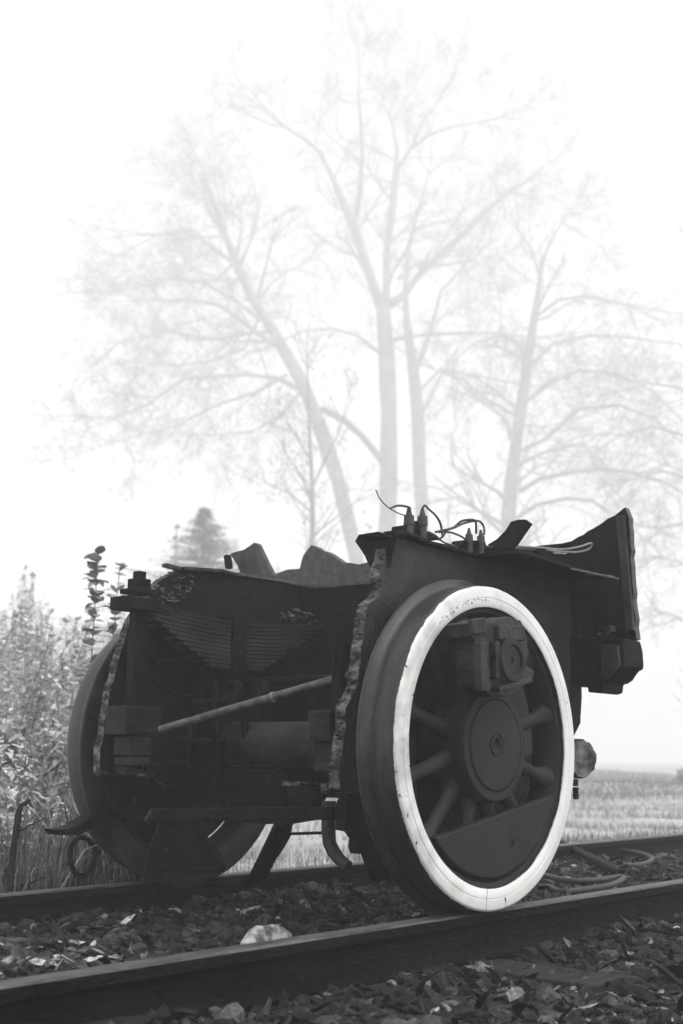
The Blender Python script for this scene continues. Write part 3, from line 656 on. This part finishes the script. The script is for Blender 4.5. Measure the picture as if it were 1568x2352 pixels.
def boulder(px, py, z, s, label, matl, asp=(1, .7, .6)):
    bm = bmesh.new(); bmesh.ops.create_icosphere(bm, subdivisions=3, radius=1)
    ph = [rnd.uniform(0, 6) for _ in range(6)]
    for v in bm.verts:
        c = v.co; f = 1+.16*math.sin(3*c.x+ph[0])+.12*math.sin(4*c.y+ph[1])+.10*math.sin(5*c.z+ph[2])+.05*math.sin(9*c.x+7*c.y+ph[3])+rnd.uniform(-.02, .02)
        v.co = Vector((c.x*asp[0], c.y*asp[1], c.z*asp[2]))*f*s
    me = bpy.data.meshes.new('rock'); bm.to_mesh(me); bm.free(); me.materials.append(matl)
    o = bpy.data.objects.new('rock', me); COL.objects.link(o); o.location = P(px, py, 'z', z); o.rotation_euler = (0, 0, rnd.uniform(0, 3))
    o['label'] = label; o['category'] = 'rock'; return o
o = boulder(612, 2160, -.085, .082, 'large pale mottled rock against the inner side of the near rail', M['pale'], (1, .6, .55)); o.rotation_euler = (0, 0, -.1)
grey = mat('grey_rock', .04, .12, rough=.8, scale=20, bump=.5, bscale=50)
boulder(300, 2315, -.16, .07, 'smooth grey rock standing in front of the near rail at bottom left', grey, (.7, .5, 1))
boulder(695, 2090, -.08, .05, 'knobbly grey rock with white flecks beside the large pale rock', M['pale'], (.8, .6, .9)).data.materials[0] = mat('flecked_rock', .02, .5, scale=35, pos=(.5, .66), bump=.6)
boulder(965, 2278, -.165, .04, 'small angular grey rock by the foot of the near rail, below the white wheel', grey, (1.2, .7, .5))
boulder(720, 2310, -.165, .055, 'broad pale grey slate chip in the ballast at the bottom centre', mat('slate', .1, .2, scale=20), (1, .7, .4))
boulder(1335, 2260, -.165, .06, 'long light grey stone slab among the ballast at bottom right', mat('slate_light', .12, .22, scale=20), (1.7, .4, .3))
boulder(1150, 2305, -.165, .02, 'small white pebble in the ballast under the wheel', M['pale'], (1, .8, .6))

# ------------------------------------------------------------------ vegetation
def leaf(b, p, dirv, L_, W_, tone, droop=.3):
    d = dirv.normalized(); s = d.cross(Vector((0, 0, 1)))
    s = s.normalized() if s.length > 1e-3 else Vector((1, 0, 0))
    m = p+d*L_*.5+Vector((0, 0, .04*L_)); e = p+d*L_-Vector((0, 0, droop*L_))
    m2 = p.lerp(m, .45)+Vector((0, 0, .02*L_)); m3 = m.lerp(e, .55)+Vector((0, 0, .05*L_))
    if L_ > .045: b.add([p, m2+s*W_*.75, m+s*W_, m3+s*W_*.6, e, m3-s*W_*.6, m-s*W_, m2-s*W_*.75], [(0, 1, 7), (1, 2, 6, 7), (2, 3, 5, 6), (3, 4, 5)], 0, tone)
    else: b.add([p, m+s*W_, e, m-s*W_], [(0, 1, 2), (0, 2, 3)], 0, tone)
def weed(b, base, h, nl, ll, lean=.12, tone=(.1, .3), wr=.16, br=0):
    lx, ly = rnd.gauss(0, lean), rnd.gauss(0, lean); pts = []
    for i in range(6):
        t = i/5; pts.append(base+Vector((lx*h*t*t, ly*h*t*t, h*t*(1-.06*abs(lx)))))
    b.tube(pts, [.006*(1-.8*i/5)+.0012 for i in range(6)], 3, 0, False, tone[0]*.6)
    for i in range(nl):
        t = .15+.85*rnd.random()**.8; k = min(4, int(t*5)); p = pts[k].lerp(pts[k+1], t*5-k)
        a = rnd.uniform(0, 6.28); d = Vector((math.cos(a), math.sin(a), rnd.uniform(-.2, .8)))
        leaf(b, p, d, ll*rnd.uniform(.5, 1.2)*(1.15-.5*t), ll*wr*rnd.uniform(.6, 1.2), rnd.uniform(*tone), rnd.uniform(-.2, .5))
    for i in range(br):
        t = rnd.uniform(.4, .95); k = min(4, int(t*5)); p = pts[k].lerp(pts[k+1], t*5-k); a = rnd.uniform(0, 6.28)
        e = p+Vector((math.cos(a)*.2, math.sin(a)*.2, .25))*h*.35; b.tube([p, p.lerp(e, .5)+Vector((0, 0, -.02)), e], [.003, .002, .001], 3, 0, False, tone[0]*.6)
        for q in range(6): leaf(b, p.lerp(e, rnd.random()), Vector((rnd.gauss(0, 1), rnd.gauss(0, 1), .4)), ll*.6, ll*.1, rnd.uniform(*tone), .3)
def proj(p):
    d = np.array(p)-CAM; z = d@fw; return 784+FPX*(d@rt)/z, 1176-FPX*(d@up)/z
ws = MB(); cnt = 0
while cnt < 2100:
    x, y = rnd.uniform(-4, 14), rnd.uniform(1.5, 20)
    px, py = proj((x, y, 0)); dd = math.hypot(x-CAM[0], y-CAM[1])
    if not (-350 < px < 400+60*math.sin(y)): continue
    if dd < 8 and rnd.random() < .55: continue
    cnt += 1
    near = dd < 7.5
    h = rnd.uniform(.35, 1.0) if near else rnd.uniform(.9, 1.5)+.055*(dd-7)
    h *= .8+.35*max(0, min(1, (300-px)/300))
    weed(ws, Vector((x, y, gz(x, y))), h, 40 if dd < 11 else 30, .075 if near else .10, tone=(.5, .85) if rnd.random() < .7 else (.3, .5), wr=.24, br=2)
tag(ws.build('weed_thicket', M['leaf'], tone=True), 'thicket of tall pale weeds and seedlings fading into fog at left', 'weeds', kind='stuff')
# distinct leafy plants
def plant(px, py, y, h, nl, ll, tone, wr, label, lean=.05):
    base = P(px, py, 'y', y); base.z = gz(base.x, base.y)
    b = MB(); weed(b, Vector((0, 0, 0)), h, nl, ll, lean, tone, wr)
    o = b.build('leafy_plant', M['leaf'], tone=True); o.location = base
    return tag(o, label, 'plant')
def plant_at(px, ytop, dist, nl, ll, tone, wr, label, lean=.05):
    d = ray(px, 1735); d = d/math.hypot(d[0], d[1]); x, y = CAM[0]+d[0]*dist, CAM[1]+d[1]*dist; z0 = gz(x, y)
    t = D(px, ytop, dist); b = MB(); weed(b, Vector((0, 0, 0)), t.z-z0, nl, ll, lean, tone, wr)
    o = b.build('leafy_plant', M['leaf'], tone=True); o.location = (x, y, z0); return tag(o, label, 'plant')
plant_at(196, 1275, 7.2, 120, .14, (.2, .34), .28, 'tall dark plant with broad leaves, highest tip left of the wreck', .02)
plant_at(236, 1300, 7.4, 100, .12, (.22, .36), .26, 'second dark leafy stalk, close against the wreck side of the tallest plant', .02)
plant_at(40, 1690, 6.0, 40, .11, (.45, .7), .22, 'low plant with large bright pale leaves at the far left edge', .1)
plant_at(85, 1740, 5.9, 36, .10, (.4, .65), .22, 'low bright leaved plant between the far left edge and the left wheel', .1)
plant_at(10, 1620, 6.4, 44, .12, (.35, .6), .22, 'pale leaved plant rising behind the bright low plant at the left edge', .1)
plant_at(150, 1600, 7.0, 40, .09, (.3, .5), .2, 'slim pale weed close left of the far wheel', .08)

g = MB()
def blade(b, x, y, h, tone):
    z = gz(x, y); a = rnd.uniform(0, 6.28); l = rnd.gauss(0, .45)*h; m = rnd.uniform(0, 6.28); w_ = .0012+h*.008+max(0, y-6)*.0010
    c, s = math.cos(a)*w_, math.sin(a)*w_; dx, dy = l*math.cos(m), l*math.sin(m)
    b.add([(x-c, y-s, z), (x+c, y+s, z), (x+dx*.4+c*.7, y+dy*.4+s*.7, z+h*.6), (x+dx*.4-c*.7, y+dy*.4-s*.7, z+h*.6), (x+dx, y+dy, z+h*rnd.uniform(.6, 1))], [(0, 1, 2, 3), (3, 2, 4)], 0, tone)
n = 0
while n < 110000:
    t = rnd.random()**2.3; y = .95+t*60; x = rnd.uniform(-3.5, 22+t*75)
    px, py = proj((x, y, -.2))
    if not (-150 < px < 1720): continue
    n += 1
    left = px < 380
    h = (rnd.uniform(.05, .2) if not left else rnd.uniform(.1, .42))*(1+.5*math.sin(1.3*x+.7*y)*math.sin(.9*y-1.1*x))
    tn = (rnd.uniform(.05, .2) if rnd.random() < .75 else rnd.uniform(.2, .45))*(1 if y < 12 or left else min(1.8, 1+(y-12)*.03))  # right-hand blades lighten with distance, haze painted into their tone
    blade(g, x, y, h*(.6 if not left else 1), tn)
tag(g.build('grass', M['grass'], tone=True), 'rough pale grass of the field beyond the far rail', 'grass', kind='stuff')

# ---- trees
TW = [.011]
def frames_branch(b, p, d, L_, r, lvl, up_, spread, dens, tone=.5):
    seg = 4 if lvl else 3; pts = [p.copy()]; q = p.copy(); dd = d.normalized()
    for i in range(seg):
        dd = (dd+Vector((rnd.gauss(0, .13), rnd.gauss(0, .13), rnd.gauss(0, .10)+up_*.14))).normalized(); q = q+dd*L_/seg; pts.append(q.copy())
    b.tube(pts, [r*(1-.75*i/seg) for i in range(seg+1)], 4 if lvl > 1 else 3, 0, False)
    if lvl == 0: return
    nb = max(1, int(dens[lvl]*rnd.uniform(.7, 1.3)))
    for k in range(nb):
        t = rnd.uniform(.2, 1); i = min(seg-1, int(t*seg)); s = pts[i].lerp(pts[i+1], t*seg-i); ax_ = (pts[i+1]-pts[i]).normalized()
        v = Vector((rnd.gauss(0, 1), rnd.gauss(0, 1), rnd.gauss(0, 1))); v = (v-ax_*v.dot(ax_)).normalized()
        nd = (ax_*rnd.uniform(.5, 1)+v*spread*rnd.uniform(.6, 1.1)).normalized()
        frames_branch(b, s, nd, L_*rnd.uniform(.35, .6), max(r*.5, TW[0]), lvl-1, up_, spread, dens)
def tree(depth, limbs, label, up_=.3, dens=(0, 4, 4, 5), every=1.0, blen=(.13, .28), spread=.9, leaves=0, lvl=3, group='bare trees in the fog'):
    """limbs: list of (polyline of (px, py, width px), twigs?) drawn in the tree's own plane, each pushed in depth"""
    depth *= 1.2; TW[0] = .00022*depth; k = depth/FPX; base = D(limbs[0][0][0][0], limbs[0][0][0][1], depth); bz = -.2
    root = empty('bare_tree', (base.x, base.y, bz)); tag(root, label, 'tree', group)
    tr = MB(); cr = MB(); lf = MB(); o0 = Vector((base.x, base.y, bz))
    for li, (pl, tw) in enumerate(limbs):
        dz = 0 if li == 0 else rnd.uniform(-.10, .10)*depth
        q = []; n = len(pl)
        for i, (x, y, wd) in enumerate(pl): q.append((D(x, y, depth+dz*(i/(n-1))**1.3)-o0, wd*k*.5))
        if li == 0 and q[0][0].z > 0: q.insert(0, (Vector((q[0][0].x, q[0][0].y, 0)), q[0][1]*1.15))
        # resample
        pts = []; rad = []
        for i in range(len(q)-1):
            a, ra = q[i]; c, rc = q[i+1]; m = max(1, int((c-a).length/(.02*depth)))
            for t in range(m): pts.append(a.lerp(c, t/m)+Vector((rnd.gauss(0, .05), rnd.gauss(0, .05), 0))*(1 if t else .0)); rad.append((ra+(rc-ra)*t/m)*rnd.uniform(.9, 1.1))
        pts.append(q[-1][0]); rad.append(q[-1][1])
        (tr if li == 0 else cr).tube(pts, rad, 8 if rad[0] > .15 else 6, 0, False)
        if not tw: continue
        tot = sum((pts[i+1]-pts[i]).length for i in range(len(pts)-1)); acc = 0; nxt = tot*(tw if tw < 1 else .2)
        for i in range(len(pts)-1):
            s = (pts[i+1]-pts[i]); acc += s.length
            while acc > nxt:
                f = acc/tot; ax_ = s.normalized(); v = Vector((rnd.gauss(0, 1), rnd.gauss(0, 1), rnd.gauss(0, .6))); v = (v-ax_*v.dot(ax_)).normalized()
                nd = ax_*.5+v*spread; L_ = rnd.uniform(*blen)*depth*.32*(1.25-.6*f)
                frames_branch(cr, pts[i].lerp(pts[i+1], rnd.random()), nd, L_, max(.02, rad[i]*.32), lvl, up_, .9, dens)
                nxt += every*depth/60*rnd.uniform(.6, 1.4)
        for t in range(3): frames_branch(cr, pts[-1], (pts[-1]-pts[-2]).normalized()+Vector((rnd.gauss(0, .4), rnd.gauss(0, .4), rnd.gauss(0, .3))), blen[1]*depth*.2, rad[-1], lvl, up_, .8, dens)
    t_o = tr.build('trunk', M['bark'], root, smooth=True)
    if leaves:
        n = len(cr.v)
        for _ in range(leaves):
            p = Vector(cr.v[rnd.randrange(n)])
            for e in range(rnd.randint(3, 9)):
                leaf(cr, p+Vector((rnd.gauss(0, .25), rnd.gauss(0, .25), rnd.gauss(0, .35))), Vector((rnd.gauss(0, 1), rnd.gauss(0, 1), -.6)), .16, .06, .5, .4)
    cr.build('crown', M['bark'], root)
    return root

tree(100, [
    ([(888, 1300, 44), (892, 1100, 40), (893, 950, 40), (888, 820, 40), (882, 740, 38), (878, 690, 34)], 0),
    ([(880, 720, 30), (855, 650, 26), (832, 580, 24), (812, 520, 22), (790, 470, 20), (760, 400, 14), (735, 350, 10), (700, 320, 8), (655, 292, 5)], .15),
    ([(886, 700, 20), (888, 600, 18), (898, 500, 18), (908, 420, 16), (912, 340, 10), (900, 280, 7), (880, 240, 4), (878, 200, 2)], .2),
    ([(895, 700, 24), (925, 680, 20), (955, 640, 18), (1000, 595, 16), (1060, 540, 14), (1110, 490, 13), (1160, 450, 10), (1215, 410, 8), (1260, 375, 4)], .15),
    ([(815, 520, 14), (828, 430, 12), (832, 340, 9), (826, 250, 7), (822, 215, 4), (824, 165, 2)], .3),
    ([(908, 400, 10), (940, 345, 8), (985, 310, 7), (1040, 290, 5), (1100, 282, 3)], .2),
    ([(912, 390, 9), (950, 330, 7), (970, 280, 5), (1000, 240, 3)], .2),
    ([(870, 810, 10), (820, 770, 8), (760, 755, 6), (700, 760, 3)], .2),
    ([(905, 780, 10), (970, 770, 8), (1060, 765, 7), (1130, 765, 5), (1220, 775, 3)], .2),
    ([(850, 640, 9), (800, 560, 7), (770, 540, 4)], .2),
    ([(915, 640, 10), (950, 610, 8), (1010, 610, 7), (1080, 600, 6), (1120, 560, 4)], .2),
], 'tallest central bare tree with forked crown rising straight behind the wreck', leaves=150, every=1.15)
tree(106, [
    ([(975, 1300, 30), (968, 1150, 30), (962, 1000, 30), (955, 900, 28), (942, 800, 24), (934, 740, 20)], 0),
    ([(955, 850, 14), (975, 800, 12), (1000, 720, 11), (1012, 670, 9), (1050, 630, 7), (1100, 560, 5)], .2),
    ([(934, 740, 18), (930, 660, 14), (940, 560, 10), (960, 480, 7), (985, 400, 4)], .2),
    ([(965, 960, 9), (1020, 850, 7), (1080, 900, 6), (1140, 950, 5), (1190, 965, 3)], .2),
    ([(960, 900, 8), (1010, 850, 7), (1080, 860, 6), (1180, 880, 5), (1260, 890, 3)], .15),
], 'slimmer bare trunk standing close right of the tallest tree', leaves=60, every=1.2)
tree(96, [
    ([(822, 1300, 36), (800, 1200, 36), (775, 1100, 36), (745, 1010, 36), (715, 930, 34), (690, 870, 32), (655, 810, 30)], 0),
    ([(655, 810, 28), (610, 730, 24), (575, 680, 22), (545, 610, 20), (525, 560, 18), (505, 510, 14), (485, 450, 9), (468, 400, 6), (455, 370, 3)], .1),
    ([(640, 795, 14), (590, 765, 12), (545, 730, 10), (500, 700, 8), (440, 690, 6), (360, 690, 4)], .15),
    ([(700, 900, 12), (640, 870, 10), (570, 860, 8), (500, 865, 7), (420, 870, 6), (340, 930, 5), (260, 960, 3)], .15),
    ([(560, 650, 12), (530, 600, 10), (480, 560, 8), (420, 530, 6), (360, 540, 4)], .15),
    ([(905, 1100, 16), (870, 1050, 16), (830, 1000, 16), (790, 965, 16), (740, 940, 16)], 0),
    ([(540, 600, 8), (500, 640, 7), (450, 620, 5), (380, 600, 4), (300, 620, 3)], .15),
    ([(520, 560, 9), (490, 500, 8), (465, 450, 5), (440, 400, 3)], .2),
    ([(600, 735, 9), (540, 690, 8), (470, 650, 6), (390, 640, 4), (280, 670, 3)], .1),
    ([(660, 860, 9), (590, 900, 8), (500, 930, 6), (400, 980, 4), (280, 1010, 3)], .1),
    ([(690, 900, 8), (640, 960, 7), (580, 990, 5), (500, 1000, 3)], .1),
    ([(560, 770, 8), (480, 780, 6), (380, 760, 4), (270, 790, 3)], .1),
    ([(600, 720, 8), (560, 800, 6), (480, 830, 5), (400, 840, 4), (300, 830, 3)], .2),
], 'bare tree leaning steeply to the left with a broad left crown', up_=.05, leaves=500, every=.6, lvl=3)
tree(92, [
    ([(1165, 1300, 36), (1168, 1180, 34), (1180, 1060, 32), (1195, 950, 28), (1208, 860, 26), (1222, 760, 20), (1235, 680, 14), (1245, 600, 9), (1262, 560, 6), (1290, 510, 3)], .2),
    ([(1190, 1130, 12), (1240, 1100, 11), (1310, 1085, 10), (1380, 1078, 9), (1450, 1085, 8), (1530, 1110, 6), (1600, 1150, 4)], .1),
    ([(1172, 1200, 10), (1230, 1160, 10), (1300, 1145, 9), (1360, 1150, 7), (1420, 1190, 5)], .15),
    ([(1200, 930, 10), (1260, 880, 9), (1330, 850, 8), (1420, 860, 7), (1500, 900, 6), (1580, 980, 4)], .1),
    ([(1210, 850, 9), (1270, 790, 8), (1350, 770, 7), (1450, 775, 6), (1560, 790, 4)], .1),
    ([(1228, 730, 8), (1280, 690, 7), (1340, 680, 6), (1440, 700, 4)], .15),
    ([(1185, 1040, 10), (1250, 1010, 9), (1330, 940, 8), (1420, 930, 7), (1500, 960, 5), (1580, 1030, 4)], .1),
    ([(1240, 640, 6), (1220, 570, 5), (1190, 530, 3)], .2),
    ([(1215, 800, 8), (1150, 770, 7), (1090, 790, 5), (1040, 830, 3)], .15),
    ([(1195, 960, 8), (1120, 920, 7), (1060, 870, 5), (1000, 850, 3)], .15),
], 'bare tree at right with long arching boughs reaching past the right edge', up_=-.12, leaves=40, every=.85, lvl=3)
tree(88, [
    ([(1640, 1350, 30), (1640, 1100, 26), (1630, 900, 20), (1620, 780, 12), (1610, 700, 6)], .3),
    ([(1635, 1150, 10), (1580, 1100, 8), (1520, 1080, 6), (1460, 1100, 4)], .1), ([(1635, 1050, 10), (1570, 1000, 8), (1500, 980, 6), (1430, 1000, 4)], .1),
    ([(1630, 950, 9), (1560, 890, 7), (1490, 880, 5), (1420, 900, 3)], .1), ([(1636, 1220, 9), (1580, 1200, 7), (1520, 1210, 5), (1480, 1250, 3)], .1),
], 'fine twigged bare tree whose boughs reach in from the right edge', up_=-.15, every=.8, lvl=3)
tree(60, [
    ([(718, 1330, 13), (718, 1200, 12), (716, 1100, 10), (712, 1020, 8), (708, 930, 5), (706, 850, 3)], .15),
    ([(718, 1150, 6), (690, 1090, 5), (655, 1040, 3)], .2), ([(717, 1120, 6), (745, 1060, 5), (775, 1000, 3)], .2),
    ([(718, 1180, 5), (660, 1130, 4), (610, 1110, 2)], .2), ([(716, 1060, 5), (680, 1000, 4), (650, 950, 2)], .2),
    ([(718, 1230, 5), (770, 1190, 4), (820, 1150, 2)], .2),
], 'thin sapling with a few dead leaves just left of the leaning trunk', leaves=120, every=.7, lvl=1)
# small conifer in the fog
def conifer(px, ytop, depth, hw, label):
    t = D(px, ytop, depth); root = empty('conifer', (t.x, t.y, -.2)); tag(root, label, 'tree'); H = t.z+.2
    tr = MB(); tr.tube([(0, 0, 0), (0, 0, H*.6), (0, 0, H)], [.16, .09, .01], 8, 0, False); tr.build('trunk', M['bark'], root)
    b = MB(); z = .3
    while z < H:
        f = 1-z/H; Rr = hw*depth/FPX*(f**1.1)*rnd.uniform(.8, 1.1)+.05
        for k in range(5 if hw < 100 else 14):
            a = rnd.uniform(0, 6.28); rr = Rr*rnd.uniform(.45, 1.35); e = Vector((math.cos(a)*rr, math.sin(a)*rr, z+rr*.1)); s = Vector((0, 0, z))
            b.tube([s, s.lerp(e, .5)+Vector((0, 0, -.04)), e], [.02, .012, .004], 3, 0, False, .05)
            for q in range(int(8+rr*13)):
                u = rnd.uniform(.1, 1); p = s.lerp(e, u); leaf(b, p, Vector((math.cos(a)+rnd.gauss(0, .7), math.sin(a)+rnd.gauss(0, .7), rnd.gauss(0, .3))), (.14 if hw < 100 else .24), .025, rnd.uniform(.12, .22), .25)
        z += .42 if hw < 100 else .17
    b.build('crown', M['leaf'], root, tone=True)
conifer(470, 1165, 52, 560, 'small dense conifer fading in the fog behind the left end of the wreck')
conifer(406, 1200, 48, 80, 'narrow young conifer with short side twigs left of the dense conifer')
# low shrubs
def shrub(px, ytop, depth, hw, label, n=60, tone=(.1, .3), ll=.12):
    t = D(px, ytop, depth); root = empty('shrub', (t.x, t.y, -.2)); tag(root, label, 'shrub'); H = t.z+.2; Wd = hw*depth/FPX
    st = MB(); b = MB()
    for k in range(n):
        a = rnd.uniform(0, 6.28); rr = Wd*rnd.random()**.5; h = H*math.sqrt(max(.15, 1-(rr/Wd)**2))*rnd.uniform(.7, 1.05)
        e = Vector((math.cos(a)*rr, math.sin(a)*rr, h)); s = Vector((e.x*.25, e.y*.25, 0)); m = s.lerp(e, .5)+Vector((0, 0, .1*H))
        st.tube([s, m, e], [.012, .007, .002], 3, 0, False)
        for q in range(26):
            u = rnd.uniform(.25, 1); p = (s.lerp(m, u*2) if u < .5 else m.lerp(e, u*2-1)); leaf(b, p, Vector((rnd.gauss(0, 1), rnd.gauss(0, 1), rnd.gauss(0, .6))), ll*rnd.uniform(.6, 1.2), ll*.22, rnd.uniform(*tone), .3)
    st.build('stem', M['twig'], root); b.build('crown', M['leaf'], root, tone=True)
shrub(640, 1262, 60, 60, 'low leafy shrub seen over the wreck between its two bent flaps', 40, (.08, .2), .2)
shrub(300, 1310, 26, 90, 'pale rounded bush behind the far wheel', 80, (.12, .35))
shrub(60, 1320, 20, 120, 'broad leaved bush, palest and tallest of the bank at the far left edge', 190, (.55, .85), .15)
shrub(170, 1430, 12, 70, 'broad leaved bush between the tall dark plant and the far left edge', 170, (.5, .8), .13)
shrub(90, 1560, 9, 70, 'middle sized leafy bush in front of the pale bank at left', 150, (.45, .75), .12)
shrub(15, 1650, 7, 60, 'nearest bush at the left edge with the brightest broad leaves', 110, (.5, .8), .12)
shrub(150, 1690, 7.6, 50, 'low leafy bush close beside the tread of the left wheel', 100, (.35, .65), .10)
shrub(1600, 1745, 34, 60, 'low pale bush at the right edge of the field', 60, (.3, .5))
shrub(1640, 1300, 95, 130, 'large dim bush in the fog past the right end of the wreck', 90, (.06, .2), .2)

# ------------------------------------------------------------------ haze
hz = MB(); hz.box((0, 0, 37), (2600, 2600, 77)); ho = hz.build('haze', M['soil'])
hm = bpy.data.materials.new('haze'); hm.use_nodes = True; t = hm.node_tree; t.nodes.clear()
om = t.nodes.new('ShaderNodeOutputMaterial'); pv = t.nodes.new('ShaderNodeVolumePrincipled')
pv.inputs['Color'].default_value = (1, 1, 1, 1); pv.inputs['Density'].default_value = .0080; pv.inputs['Anisotropy'].default_value = 0
t.links.new(pv.outputs[0], om.inputs['Volume']); ho.data.materials.clear(); ho.data.materials.append(hm)
tag(ho, 'dense white morning fog over the field', 'fog', kind='stuff')
